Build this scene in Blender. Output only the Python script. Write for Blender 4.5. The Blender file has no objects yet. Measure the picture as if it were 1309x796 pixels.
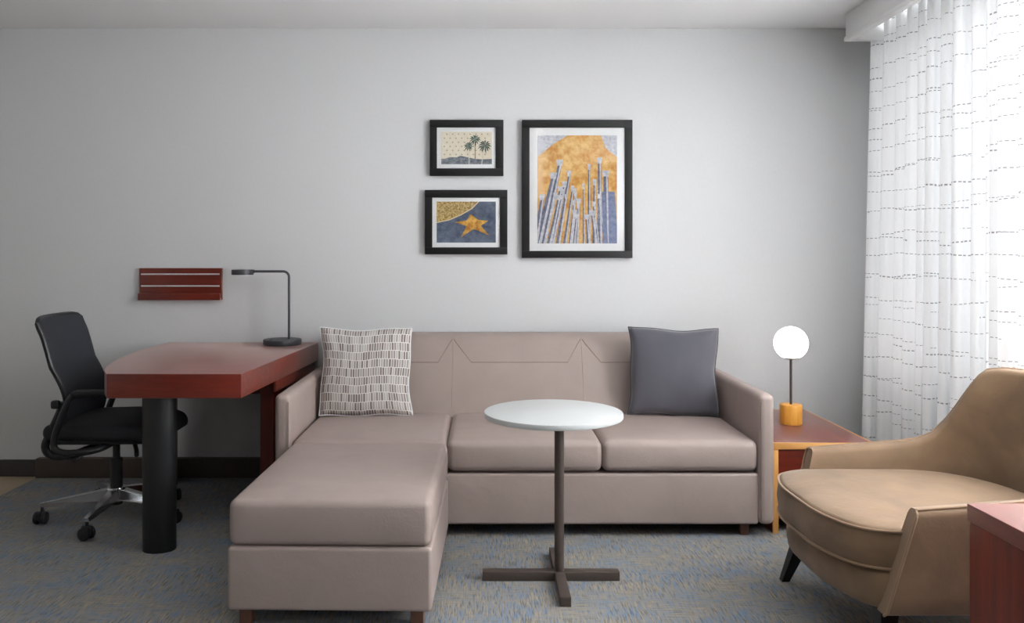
import bpy, bmesh, math, random
from mathutils import Vector, Matrix, Euler
random.seed(7)
R = math.radians
scene = bpy.context.scene
col = scene.collection

# ---------------------------------------------------------------- camera, world, light, exposure
D = 4.5            # camera to back wall (m)
S = 234.4          # photo pixels per metre on the back wall
XV, YH = 618.0, 326.0   # vanishing point in the 1309x796 photo
ZC = (608 - YH) / S     # eye height
CEIL = ZC + (YH - 36) / S
cd = bpy.data.cameras.new('camera')
cam = bpy.data.objects.new('camera', cd); col.objects.link(cam)
cam.location = (0, -D, ZC); cam.rotation_euler = (R(90), 0, 0)
cd.sensor_width = 36; cd.sensor_fit = 'HORIZONTAL'
cd.lens = S * D / 1309 * 36
cd.shift_x = (654.5 - XV) / 1309
cd.shift_y = (YH - 398) / 1309
cd.clip_start = 0.05
scene.camera = cam

w = bpy.data.worlds.new('daylight'); scene.world = w; w.use_nodes = True
w.node_tree.nodes['Background'].inputs[0].default_value = (0.85, 0.92, 1, 1)
w.node_tree.nodes['Background'].inputs[1].default_value = 1.2

def area(name, loc, rot, sx, sy, power, color=(1, 1, 1)):
    l = bpy.data.lights.new(name, 'AREA'); l.shape = 'RECTANGLE'; l.size = sx; l.size_y = sy
    l.energy = power; l.color = color
    o = bpy.data.objects.new(name, l); col.objects.link(o); o.location = loc; o.rotation_euler = rot
    return o
# daylight outside the curtained window, then fill at an added window (local -Z points to -X)
area('window_daylight', (2.43, -1.37, 1.44), (0, R(90), 0), 1.65, 2.1, 240, (.98, .99, 1))
area('window_daylight', (2.43, -5.4, 1.28), (0, R(90), 0), 2.0, 1.2, 66, (.98, .99, 1))
# added lamp outside, aimed up to brighten the ceiling
area('ceiling_fill', (2.62, -1.95, .62), (0, R(138), 0), .9, .9, 590, (1, 1, 1))

vs = scene.view_settings
vs.view_transform = 'Standard'; vs.look = 'None'; vs.gamma = 1; vs.use_curve_mapping = False
vs.exposure = 0.04

# ---------------------------------------------------------------- helpers
def lin(c):
    out = []
    for v in c:
        v /= 255
        out.append(v / 12.92 if v <= .04045 else ((v + .055) / 1.055) ** 2.4)
    return (*out, 1)

class NT:
    """tiny node-tree helper"""
    def __init__(self, name):
        self.m = bpy.data.materials.new(name); self.m.use_nodes = True
        self.t = self.m.node_tree; self.n = self.t.nodes; self.n.clear()
        self.out = self.n.new('ShaderNodeOutputMaterial')
    def add(self, typ, **kw):
        nd = self.n.new(typ)
        for k, v in kw.items():
            if k.startswith('in_'):
                key = k[3:]
                key = int(key) if key.isdigit() else key.replace('_', ' ')
                if hasattr(v, 'is_linked') or isinstance(v, bpy.types.NodeSocket): self.t.links.new(v, nd.inputs[key])
                else: nd.inputs[key].default_value = v
            else: setattr(nd, k, v)
        return nd
    def math(self, op, a, b=None, c=None):
        nd = self.n.new('ShaderNodeMath'); nd.operation = op
        for i, v in enumerate((a, b, c)):
            if v is None: continue
            if isinstance(v, (int, float)): nd.inputs[i].default_value = v
            else: self.t.links.new(v, nd.inputs[i])
        return nd.outputs[0]
    def coords(self, kind='Object', scale=(1, 1, 1), rot=(0, 0, 0)):
        tc = self.n.new('ShaderNodeTexCoord')
        mp = self.n.new('ShaderNodeMapping'); mp.inputs['Scale'].default_value = scale; mp.inputs['Rotation'].default_value = rot
        self.t.links.new(tc.outputs[kind], mp.inputs[0]); return mp.outputs[0]
    def noise(self, vec, scale, detail=3, rough=.5, dist=0):
        nd = self.add('ShaderNodeTexNoise'); nd.inputs['Scale'].default_value = scale
        nd.inputs['Detail'].default_value = detail; nd.inputs['Roughness'].default_value = rough
        nd.inputs['Distortion'].default_value = dist
        self.t.links.new(vec, nd.inputs['Vector']); return nd.outputs['Fac']
    def ramp(self, fac, stops, interp='LINEAR'):
        nd = self.add('ShaderNodeValToRGB'); cr = nd.color_ramp; cr.interpolation = interp
        while len(cr.elements) < len(stops): cr.elements.new(.5)
        for e, (p, c) in zip(cr.elements, stops): e.position = p; e.color = c
        self.t.links.new(fac, nd.inputs[0]); return nd.outputs[0]
    def mix(self, fac, a, b, mode='MIX'):
        nd = self.n.new('ShaderNodeMix'); nd.data_type = 'RGBA'; nd.blend_type = mode
        for i, v in ((0, fac), (6, a), (7, b)):
            if isinstance(v, (int, float, tuple)): nd.inputs[i].default_value = v
            else: self.t.links.new(v, nd.inputs[i])
        return nd.outputs[2]
    def bump(self, h, strength=.2, dist=.01):
        nd = self.n.new('ShaderNodeBump'); nd.inputs['Strength'].default_value = strength; nd.inputs['Distance'].default_value = dist
        self.t.links.new(h, nd.inputs['Height']); return nd.outputs[0]
    def bsdf(self, color, rough=.5, metal=0, spec=.5, normal=None, **kw):
        nd = self.n.new('ShaderNodeBsdfPrincipled')
        if isinstance(color, tuple): nd.inputs['Base Color'].default_value = color
        else: self.t.links.new(color, nd.inputs['Base Color'])
        if isinstance(rough, (int, float)): nd.inputs['Roughness'].default_value = rough
        else: self.t.links.new(rough, nd.inputs['Roughness'])
        nd.inputs['Metallic'].default_value = metal; nd.inputs['Specular IOR Level'].default_value = spec
        if normal is not None: self.t.links.new(normal, nd.inputs['Normal'])
        for k, v in kw.items(): nd.inputs[k.replace('_', ' ')].default_value = v
        self.t.links.new(nd.outputs[0], self.out.inputs[0]); return nd

MAT = {}
def paint(name, c, rough=.6, amt=.03, scale=30, bump=.03, spec=.4, metal=0, **kw):
    t = NT(name); v = t.coords()
    n = t.noise(v, scale, 4)
    c1 = lin(c); lo = tuple(x * (1 - amt) for x in c1[:3]) + (1,); hi = tuple(min(1, x * (1 + amt)) for x in c1[:3]) + (1,)
    cc = t.ramp(n, [(.3, lo), (.7, hi)])
    t.bsdf(cc, rough, metal, spec, t.bump(n, bump, .004) if bump else None, **kw)
    MAT[name] = t.m; return t.m
paint('wall', (216, 217, 218), .75, .012, 60, .04)
paint('far_wall', (86, 78, 72), .75, .03, 20, .04)  # dark tone chosen to cut light bounced from behind the camera
paint('ceiling', (240, 240, 240), .85, .01, 50, .03)
paint('white_board', (232, 232, 232), .5, .01, 20, .0)
paint('baseboard_dark', (62, 58, 57), .55, .06, 18, .05)
paint('baseboard_brown', (74, 62, 56), .55, .1, 14, .05)
paint('tile', (196, 176, 148), .45, .06, 5, .02)
paint('black_frame', (13, 13, 14), .45, .05, 20, .02)
paint('black_plastic', (30, 31, 34), .38, .06, 40, .03)
paint('black_metal', (24, 25, 27), .42, .05, 60, .04, .5)
paint('chair_leg_black', (20, 20, 22), .35, .05, 40, .02)
paint('lamp_grey', (66, 67, 72), .45, .05, 40, .02, .5, .3)
paint('chrome', (205, 207, 210), .18, .02, 20, 0, .5, 1)
paint('bronze', (84, 74, 68), .45, .06, 30, .02, .5, .35)
paint('table_white', (200, 203, 203), .35, .01, 30, 0)
paint('mat_white', (240, 241, 242), .8, .01, 40, 0)
paint('silver', (226, 226, 230), .35, .02, 20, 0, .5, .35)
paint('brown_leg', (104, 72, 58), .45, .1, 25, .03)
paint('rubber', (28, 28, 30), .5, .05, 30, 0)
paint('slate_velvet', (88, 87, 95), .85, .07, 9, .03, .2, Sheen_Weight=.35)
paint('slate_seam', (74, 73, 80), .85, .03, 20, 0)
paint('seam', (126, 111, 105), .7, .04, 30, 0)
paint('dark_gap', (40, 36, 35), .8, .05, 30, 0)

def fabric_black(name, c):
    t = NT(name); v = t.coords()
    vo = t.add('ShaderNodeTexVoronoi'); vo.inputs['Scale'].default_value = 260; t.t.links.new(v, vo.inputs['Vector'])
    cc = t.ramp(vo.outputs['Distance'], [(0, lin(tuple(x * .75 for x in c))), (1, lin(tuple(min(255, x * 1.25) for x in c)))])
    t.bsdf(cc, .72, 0, .35, t.bump(vo.outputs['Distance'], .25, .002)); MAT[name] = t.m
fabric_black('chair_mesh', (38, 40, 46))
fabric_black('chair_fabric', (30, 31, 34))

def leather(name, c, rough=.55, amt=.07, sheen=0):
    t = NT(name); v = t.coords()
    n1 = t.noise(v, 5, 4, .55, .4); n2 = t.noise(v, 140, 3, .6)
    c1 = lin(c); lo = tuple(x * (1 - amt) for x in c1[:3]) + (1,); hi = tuple(min(1, x * (1 + amt)) for x in c1[:3]) + (1,)
    cc = t.ramp(n1, [(.3, lo), (.7, hi)])
    h = t.math('ADD', t.math('MULTIPLY', n1, .8), t.math('MULTIPLY', n2, .12))
    t.bsdf(cc, rough, 0, .4, t.bump(h, .22, .02), Sheen_Weight=sheen); MAT[name] = t.m
leather('sofa', (159, 144, 138), .5, .05)
leather('tan_velvet', (121, 97, 73), .72, .22, .15)
leather('tan_piping', (136, 110, 84), .7, .05, .2)

def wood(name, c_dark, c_light, rough=.28, axis='x', scale=1.0, coat=.25):
    t = NT(name)
    sc = {'x': (1.5, 22, 22), 'y': (22, 1.5, 22), 'z': (22, 22, 1.5)}[axis]
    v = t.coords('Object', tuple(s * scale for s in sc))
    n = t.noise(v, 1.6, 5, .6, .12); n2 = t.noise(t.coords('Object', tuple(s * scale * 6 for s in sc)), 2, 2)
    f = t.math('ADD', t.math('MULTIPLY', n, .8), t.math('MULTIPLY', n2, .2))
    cc = t.ramp(f, [(.32, lin(c_dark)), (.68, lin(c_light))])
    t.bsdf(cc, rough, 0, .4, t.bump(n2, .05, .002), Coat_Weight=coat, Coat_Roughness=max(.1, rough - .04), Coat_IOR=1.5, Sheen_Weight=.3 if axis != 'z' else 0, Sheen_Roughness=.35, Sheen_Tint=(1, .74, .66, 1)); MAT[name] = t.m
wood('mahogany_x', (78, 17, 5), (118, 36, 14), .36, axis='x', coat=.7)
wood('mahogany_y', (78, 17, 5), (118, 36, 14), .36, axis='y', coat=.7)
wood('mahogany_z', (78, 17, 5), (118, 36, 14), .36, axis='z', coat=.3)
wood('maple_x', (196, 138, 74), (224, 170, 102), .4, 'x')
wood('maple_y', (196, 138, 74), (224, 170, 102), .4, 'y')
wood('maple_z', (196, 138, 74), (224, 170, 102), .4, 'z')
wood('honey_wood', (206, 138, 44), (232, 170, 74), .42, 'z', 2)

def carpet():
    t = NT('carpet')
    na = t.noise(t.coords('Object', (160, 16, 1)), 1, 2, .6); nb = t.noise(t.coords('Object', (16, 150, 1)), 1, 2, .6)
    blk = t.noise(t.coords('Object', (4, 4, 1)), 1.3, 2)
    ha = t.noise(t.coords('Object', (130, 13, 1)), 1, 2, .6); hb = t.noise(t.coords('Object', (13, 130, 1)), 1, 2, .6)
    big = t.noise(t.coords('Object', (5, 7, 1)), 1, 3, .6)
    sel = t.math('MULTIPLY', t.ramp(blk, [(.45, (0, 0, 0, 1)), (.6, (1, 1, 1, 1))]), .6)
    n = t.mix(sel, na, nb); hu = t.mix(sel, ha, hb)
    mh = t.math('ADD', t.math('MULTIPLY', hu, .75), t.math('MULTIPLY', big, .3))
    hue = t.ramp(mh, [(.40, lin((116, 135, 160))), (.50, lin((136, 139, 142))), (.56, lin((144, 140, 134))), (.66, lin((166, 154, 136)))])
    val = t.ramp(n, [(.30, (.5, .5, .5, 1)), (.5, (.98, .98, .98, 1)), (.70, (1.0, 1.0, 1.0, 1))])
    cc = t.mix(1.0, hue, val, 'MULTIPLY')
    t.bsdf(cc, .95, 0, .15, t.bump(n, .6, .005)); MAT['carpet'] = t.m
carpet()

def pattern_pillow():
    t = NT('pattern_fabric')
    uv = t.coords('UV')
    n = t.noise(uv, 14, 2)
    off = t.add('ShaderNodeVectorMath', operation='ADD'); t.t.links.new(uv, off.inputs[0])
    cx = t.add('ShaderNodeCombineXYZ'); t.t.links.new(t.math('MULTIPLY', n, .012), cx.inputs[1]); t.t.links.new(cx.outputs[0], off.inputs[1])
    b = t.add('ShaderNodeTexBrick'); b.offset = .37; b.offset_frequency = 2; b.squash = 1
    t.t.links.new(off.outputs[0], b.inputs['Vector'])
    b.inputs['Scale'].default_value = 1; b.inputs['Brick Width'].default_value = .0128; b.inputs['Row Height'].default_value = .0415
    b.inputs['Mortar Size'].default_value = .0019; b.inputs['Mortar Smooth'].default_value = .5; b.inputs['Bias'].default_value = -.1
    b.inputs['Color1'].default_value = lin((126, 117, 112)); b.inputs['Color2'].default_value = lin((196, 190, 186))
    b.inputs['Mortar'].default_value = lin((228, 224, 220))
    t.bsdf(b.outputs['Color'], .85, 0, .2, t.bump(b.outputs['Fac'], .3, .003)); MAT['pattern_fabric'] = t.m
pattern_pillow()

def sheer(name, ftrans, fclear):
    t = NT(name)
    uv = t.add('ShaderNodeUVMap').outputs[0]
    sp = t.add('ShaderNodeSeparateXYZ'); t.t.links.new(uv, sp.inputs[0]); u, v = sp.outputs[0], sp.outputs[1]
    def layer(spacing, jit, seed, dash, keep):
        cv = t.add('ShaderNodeCombineXYZ'); t.t.links.new(t.math('MULTIPLY', u, 1.0), cv.inputs[0]); t.t.links.new(t.math('MULTIPLY', v, 5.0), cv.inputs[1]); cv.inputs[2].default_value = seed
        wob = t.noise(cv.outputs[0], 1, 2)
        vv = t.math('ADD', v, t.math('MULTIPLY', wob, jit))
        q = t.math('DIVIDE', vv, spacing)
        row = t.math('FLOOR', q); fr = t.math('FRACT', q)
        line = t.math('LESS_THAN', fr, .0036 / spacing)
        wn = t.add('ShaderNodeTexWhiteNoise', noise_dimensions='1D'); t.t.links.new(t.math('ADD', row, seed), wn.inputs['W'])
        uu = t.math('ADD', u, wn.outputs[0])
        dsh = t.math('LESS_THAN', t.math('FRACT', t.math('DIVIDE', uu, dash)), .62)
        c2 = t.add('ShaderNodeCombineXYZ'); t.t.links.new(t.math('MULTIPLY', u, 3.0), c2.inputs[0]); t.t.links.new(t.math('ADD', row, seed), c2.inputs[1])
        msk = t.math('GREATER_THAN', t.noise(c2.outputs[0], 1.0, 1), keep)
        return t.math('MULTIPLY', t.math('MULTIPLY', line, dsh), msk)
    d = t.math('MAXIMUM', layer(.105, .11, 3.3, .022, .36), layer(.17, .17, 9.1, .019, .46))
    base = lin((238, 239, 240)); dark = lin((148, 148, 152))
    c = t.mix(d, base, dark)
    dif = t.add('ShaderNodeBsdfDiffuse'); t.t.links.new(c, dif.inputs[0])
    trl = t.add('ShaderNodeBsdfTranslucent'); t.t.links.new(c, trl.inputs[0])
    m1 = t.add('ShaderNodeMixShader'); m1.inputs[0].default_value = ftrans; t.t.links.new(dif.outputs[0], m1.inputs[1]); t.t.links.new(trl.outputs[0], m1.inputs[2])
    tr = t.add('ShaderNodeBsdfTransparent')
    m2 = t.add('ShaderNodeMixShader'); t.t.links.new(m1.outputs[0], m2.inputs[1]); t.t.links.new(tr.outputs[0], m2.inputs[2])
    t.t.links.new(t.math('MULTIPLY', t.math('SUBTRACT', 1.0, d), fclear), m2.inputs[0])
    t.t.links.new(m2.outputs[0], t.out.inputs[0]); MAT[name] = t.m
sheer('dense_sheer', .0185, .001)
sheer('added_thin_sheer', .55, .40)

def glass():
    t = NT('clear_glass')
    tr = t.add('ShaderNodeBsdfTransparent'); gl = t.add('ShaderNodeBsdfGlossy'); gl.inputs['Roughness'].default_value = .08
    fr = t.add('ShaderNodeValue'); fr.outputs[0].default_value = .03
    m = t.add('ShaderNodeMixShader'); t.t.links.new(fr.outputs[0], m.inputs[0]); t.t.links.new(tr.outputs[0], m.inputs[1]); t.t.links.new(gl.outputs[0], m.inputs[2])
    t.t.links.new(m.outputs[0], t.out.inputs[0]); MAT['glass'] = t.m
glass()
def emit(name, c, s):
    t = NT(name); e = t.add('ShaderNodeEmission'); e.inputs[0].default_value = c; e.inputs[1].default_value = s
    t.t.links.new(e.outputs[0], t.out.inputs[0]); MAT[name] = t.m
emit('globe_glow', (1, .96, .90, 1), 5.0)

# ---- geometry: every function returns (verts, faces)
def merge(*gs):
    V, F = [], []
    for v, f in gs:
        o = len(V); V += list(v); F += [tuple(i + o for i in q) for q in f]
    return V, F
def xf(g, M):
    return [tuple(M @ Vector(p)) for p in g[0]], g[1]
def T(x=0, y=0, z=0, rx=0, ry=0, rz=0):
    return Matrix.Translation((x, y, z)) @ Euler((R(rx), R(ry), R(rz))).to_matrix().to_4x4()
def soft(x0, x1, y0, y1, z0, z1, r=.005, seg=2, n=1, fn=None):
    """box with rounded edges; fn(u,v,w,p) may push points (u,v,w in -1..1)"""
    c = Vector(((x0 + x1) / 2, (y0 + y1) / 2, (z0 + z1) / 2)); h = ((x1 - x0) / 2, (y1 - y0) / 2, (z1 - z0) / 2)
    r = min(r, *(q * .999 for q in h))
    ns = n if isinstance(n, tuple) else (n, n, n)
    axes = []
    for k in range(3):
        a = h[k] - r
        arr = [-a - r * math.tan(math.pi / 4 * (seg - i) / seg) for i in range(seg)]
        m = max(1, ns[k]); arr += [-a + 2 * a * i / m for i in range(m + 1)]
        arr += [a + r * math.tan(math.pi / 4 * (i + 1) / seg) for i in range(seg)]
        axes.append(arr)
    nx, ny, nz = (len(a) - 1 for a in axes)
    V, idx = [], {}
    def vert(i, j, k):
        key = (i, j, k)
        if key in idx: return idx[key]
        p = Vector((axes[0][i], axes[1][j], axes[2][k]))
        q = Vector([max(-(h[m] - r), min(h[m] - r, p[m])) for m in range(3)])
        dv = p - q
        p = q + dv.normalized() * r if dv.length > 1e-9 else p
        if fn: p = fn(p.x / h[0], p.y / h[1], p.z / h[2], p)
        V.append(tuple(p + c)); idx[key] = len(V) - 1; return idx[key]
    F = []
    for i in range(nx):
        for j in range(ny):
            F.append((vert(i, j, 0), vert(i, j + 1, 0), vert(i + 1, j + 1, 0), vert(i + 1, j, 0)))
            F.append((vert(i, j, nz), vert(i + 1, j, nz), vert(i + 1, j + 1, nz), vert(i, j + 1, nz)))
    for i in range(nx):
        for k in range(nz):
            F.append((vert(i, 0, k), vert(i + 1, 0, k), vert(i + 1, 0, k + 1), vert(i, 0, k + 1)))
            F.append((vert(i, ny, k), vert(i, ny, k + 1), vert(i + 1, ny, k + 1), vert(i + 1, ny, k)))
    for j in range(ny):
        for k in range(nz):
            F.append((vert(0, j, k), vert(0, j, k + 1), vert(0, j + 1, k + 1), vert(0, j + 1, k)))
            F.append((vert(nx, j, k), vert(nx, j + 1, k), vert(nx, j + 1, k + 1), vert(nx, j, k + 1)))
    return V, F
def prism(poly, z0, z1, bev=0, seg=2):
    """polygon (x,y) extruded in z, edges bevelled"""
    bm = bmesh.new()
    a = [bm.verts.new((x, y, z0)) for x, y in poly]; b = [bm.verts.new((x, y, z1)) for x, y in poly]
    bm.faces.new(list(reversed(a))); bm.faces.new(b); n = len(poly)
    for i in range(n): bm.faces.new((a[i], a[(i + 1) % n], b[(i + 1) % n], b[i]))
    bmesh.ops.recalc_face_normals(bm, faces=bm.faces)
    if bev:
        es = [e for e in bm.edges if e.calc_face_angle(0) > R(35)]
        bmesh.ops.bevel(bm, geom=es, offset=bev, segments=seg, profile=.5, affect='EDGES', clamp_overlap=True)
    bm.verts.index_update()
    V = [tuple(v.co) for v in bm.verts]; F = [tuple(v.index for v in f.verts) for f in bm.faces]; bm.free()
    return V, F
def lathe(prof, seg=32, loc=(0, 0, 0), sx=1, sy=1):
    V, F = [], []
    for r, z in prof:
        for i in range(seg):
            a = 2 * math.pi * i / seg
            V.append((loc[0] + r * sx * math.cos(a), loc[1] + r * sy * math.sin(a), loc[2] + z))
    for k in range(len(prof) - 1):
        for i in range(seg):
            j = (i + 1) % seg
            F.append((k * seg + i, k * seg + j, (k + 1) * seg + j, (k + 1) * seg + i))
    F.append(tuple(reversed(range(seg)))); F.append(tuple((len(prof) - 1) * seg + i for i in range(seg)))
    return V, F
def disc(r, z0, z1, bev=.003, seg=32, **kw):
    return lathe([(r - bev, z0), (r - bev * .3, z0 + bev * .3), (r, z0 + bev), (r, z1 - bev), (r - bev * .3, z1 - bev * .3), (r - bev, z1)], seg, **kw)
def smooth_path(pts, k=6, closed=False):
    P = [Vector(p) for p in pts]; n = len(P); out = []
    rng = range(n if closed else n - 1)
    for i in rng:
        p1, p2 = P[i], P[(i + 1) % n]
        p0 = P[i - 1] if (closed or i > 0) else p1; p3 = P[(i + 2) % n] if (closed or i < n - 2) else p2
        for s in range(k):
            t = s / k
            out.append(.5 * ((2 * p1) + (p2 - p0) * t + (2 * p0 - 5 * p1 + 4 * p2 - p3) * t * t + (3 * p1 - p0 - 3 * p2 + p3) * t ** 3))
    if not closed: out.append(P[-1])
    return out
def tube(pts, r, seg=10, closed=False, sx=1, sy=1, up=(0, 0, 1)):
    """sweep an ellipse (sx, sy) along pts; r may be a list"""
    P = [Vector(p) for p in pts]; n = len(P); rr = r if isinstance(r, (list, tuple)) else [r] * n
    V, F = [], []; up = Vector(up)
    prev = None
    for i in range(n):
        if closed: tg = P[(i + 1) % n] - P[i - 1]
        else: tg = P[min(i + 1, n - 1)] - P[max(i - 1, 0)]
        tg.normalize()
        ref = prev if prev is not None else (up if abs(tg.dot(up)) < .95 else Vector((1, 0, 0)))
        a = (ref - tg * ref.dot(tg)).normalized(); b = tg.cross(a); prev = a
        for s in range(seg):
            t = 2 * math.pi * s / seg
            V.append(tuple(P[i] + a * (rr[i] * sy * math.sin(t)) + b * (rr[i] * sx * math.cos(t))))
    for i in range(n if closed else n - 1):
        for s in range(seg):
            q = (s + 1) % seg; j = (i + 1) % n
            F.append((i * seg + s, i * seg + q, j * seg + q, j * seg + s))
    if not closed:
        F.append(tuple(reversed(range(seg)))); F.append(tuple((n - 1) * seg + s for s in range(seg)))
    return V, F
def hexa(b, t):
    """8-corner solid from bottom quad and top quad"""
    V = list(b) + list(t)
    return V, [(3, 2, 1, 0), (4, 5, 6, 7), (0, 1, 5, 4), (1, 2, 6, 5), (2, 3, 7, 6), (3, 0, 4, 7)]

def obj(name, g, mat, parent=None, loc=(0, 0, 0), rot=(0, 0, 0), angle=38, mats=None, fmat=None):
    me = bpy.data.meshes.new(name); me.from_pydata([tuple(v) for v in g[0]], [], [tuple(f) for f in g[1]])
    for m in (mats or [mat]): me.materials.append(MAT[m])
    if fmat:
        for p, i in zip(me.polygons, fmat): p.material_index = i
    bm = bmesh.new(); bm.from_mesh(me); bmesh.ops.recalc_face_normals(bm, faces=bm.faces); bm.to_mesh(me); bm.free()
    for p in me.polygons: p.use_smooth = True
    me.set_sharp_from_angle(angle=R(angle)); me.update()
    o = bpy.data.objects.new(name, me); col.objects.link(o)
    o.location = loc; o.rotation_euler = tuple(R(a) for a in rot)
    if parent: o.parent = parent
    return o
def tag(o, label, cat, group=None):
    o['label'] = label; o['category'] = cat
    if group: o['group'] = group
    return o
def thing(name, label, cat, loc=(0, 0, 0), rz=0, group=None):
    o = bpy.data.objects.new(name, None); col.objects.link(o); o.empty_display_size = .1
    o.location = loc; o.rotation_euler = (0, 0, R(rz)); return tag(o, label, cat, group)
def struct(o, label, cat):
    o['kind'] = 'structure'; return tag(o, label, cat)

# ---------------------------------------------------------------- the room
XR, XL, YB = 2.20, -4.2, -6.6       # right wall, left wall, wall behind the camera
XC = -2.42                            # carpet edge
struct(obj('floor', soft(XC, XR, YB, 0, -.1, 0, .002, 1), 'carpet'), 'blue grey and tan woven carpet floor', 'floor')
struct(obj('floor_tile', soft(XL, XC, YB, 0, -.1, -.002, .002, 1), 'tile'), 'beige tile floor at the left edge of the carpet', 'floor')
struct(obj('ceiling', soft(XL - .1, XR + .2, YB - .1, .1, CEIL, CEIL + .1, .002, 1), 'ceiling'), 'plain white ceiling', 'ceiling')
struct(obj('wall_back', soft(XL - .1, XR + .2, 0, .1, -.1, CEIL, .002, 1), 'wall'), 'light grey wall with the framed pictures', 'wall')
struct(obj('wall_left', soft(XL - .1, XL, YB, 0, -.1, CEIL, .002, 1), 'wall'), 'light grey wall left of the photo', 'wall')
struct(obj('wall_front', soft(XL - .1, XR + .2, YB - .1, YB, -.1, CEIL, .002, 1), 'far_wall'), 'taupe wall behind the camera, toned dark to cut bounced light', 'wall')
WIN = [(-2.42, -.30), (-6.0, -4.8)]; WZ0, WZ1 = .6, 2.28  # second opening is added out of view for fill light
def seg_wall(y0, y1, z0, z1): return soft(XR, XR + .2, y0, y1, z0, z1, .001, 1)
struct(obj('wall_right', merge(seg_wall(YB, 0, -.1, WZ0), seg_wall(YB, 0, WZ1, CEIL), seg_wall(WIN[0][1], 0, WZ0, WZ1),
       seg_wall(WIN[1][1], WIN[0][0], WZ0, WZ1), seg_wall(YB, WIN[1][0], WZ0, WZ1)), 'wall'), 'light grey window wall behind the curtains', 'wall')
for i, (a, b) in enumerate(WIN):
    wn = thing('window_%d' % (i + 1), ['white framed window behind the sheer curtain', 'added unseen window beside the camera for fill light'][i], 'window', (XR + .1, (a + b) / 2, WZ0))
    wn['kind'] = 'structure'
    L = (b - a) / 2; H = WZ1 - WZ0
    obj('window_frame', merge(soft(-.03, .03, -L, L, 0, .05, .004), soft(-.03, .03, -L, L, H - .05, H, .004), soft(-.03, .03, -L, -L + .05, .05, H - .05, .004), soft(-.03, .03, L - .05, L, .05, H - .05, .004)), 'white_board', wn)
    obj('mullion', soft(-.025, .025, -.025, .025, .05, H - .05, .004), 'white_board', wn)
    for s in (-1, 1):
        obj('pane', soft(-.004, .004, min(s * .025, s * (L - .05)), max(s * .025, s * (L - .05)), .05, H - .05, .001, 1), 'glass', wn)
bb = struct(obj('baseboard_back', soft(XL, XC, -.012, 0, 0, .09, .003), 'baseboard_dark'), 'dark grey baseboard above the beige tile', 'baseboard')
struct(obj('trim_1', soft(XC, 1.2, -.045, 0, 0, .104, .004), 'baseboard_brown'), 'dark brown wooden baseboard running behind desk and sofa', 'baseboard')
struct(obj('trim_2', soft(1.72, XR, -.012, 0, 0, .09, .003), 'baseboard_dark'), 'dark grey baseboard in the corner by the curtain', 'baseboard')

# valance and curtains
VX = 1.86; VY = -.263; VZ = ZC + (YH - 53) * .9416 / S
va = thing('valance', 'white box valance hung from the ceiling over the window curtains', 'valance', (VX, VY, VZ))
Lv = VY - YB - .02; hv = CEIL - VZ - .001
obj('fascia_board', soft(0, .022, -Lv, 0, .018, hv, .002), 'white_board', va)
obj('bottom_lip', soft(-.008, .03, -Lv, .004, 0, .022, .003), 'white_board', va)
obj('end_board', soft(.022, XR - VX - .002, -.028, 0, 0, hv, .003), 'white_board', va)
obj('track', soft(.13, .16, -Lv, -.04, hv - .035, hv - .012, .003), 'white_board', va)

def curtain(name, label, y0, y1, xc, amp, lam, seed, flare=0, mat='dense_sheer'):
    rnd = random.Random(seed)
    n = int((y0 - y1) / .006); rows = 26; zt = CEIL - .03; zb = .03
    ph = [rnd.uniform(0, 6.28) for _ in range(6)]
    V, F, UV = [], [], []
    us = []
    for r in range(rows + 1):
        t = r / rows; z = zt + (zb - zt) * t
        u = 0; prev = None
        for i in range(n + 1):
            s = (y0 - y1) * i / n
            th = 2 * math.pi * s / lam + .55 * math.sin(s * 5.1 + ph[0]) + .12 * t * math.sin(s * 9 + ph[1])
            A = amp * (.72 + .28 * math.sin(s * 7.7 + ph[2])) * (.8 + .2 * t)
            x = xc + A * math.sin(th) + .25 * A * math.sin(2 * th + ph[3]) + .006 * math.sin(s * 31 + ph[4] + 1.5 * t)
            y = y0 - s + .30 * A * math.sin(2 * th + 1.0) + (.07 * t * max(0, 1 - s / 1.1) if flare else 0)
            e = math.exp(-(s / .12) ** 2)
            if flare and s < .05: x = x + (XR - .006 - x) * (1 - s / .05) ** 1.5
            x -= flare * e * t * (1 if s > .05 else s / .05)
            p = Vector((x, y, z))
            if prev is not None: u += (Vector((x, y)) - prev).length
            prev = Vector((x, y)); V.append(tuple(p)); UV.append((u, z))
    for r in range(rows):
        for i in range(n):
            a = r * (n + 1) + i; F.append((a, a + 1, a + n + 2, a + n + 1))
    o = obj(name, (V, F), mat, angle=180)
    uvl = o.data.uv_layers.new(name='UVMap')
    for lp in o.data.loops: uvl.data[lp.index].uv = UV[lp.vertex_index]
    return tag(o, label, 'curtain', 'sheer curtains under the valance')
curtain('sheer_curtain', 'white sheer curtain with dashed grey lines, deep folds next to grey wall', -.20, -1.28, 2.035, .06, .106, 3, .03)
curtain('sheer_curtain', 'white sheer curtain with dashed lines, panel at the right edge behind armchair', -1.25, -1.62, 1.995, .04, .14, 11)
curtain('sheer_curtain', 'added unseen thin sheer curtain spreading daylight beyond the right edge', -1.63, -2.8, 2.0, .04, .15, 17, 0, 'added_thin_sheer')  # panel added out of view to spread daylight onto the back wall

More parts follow.
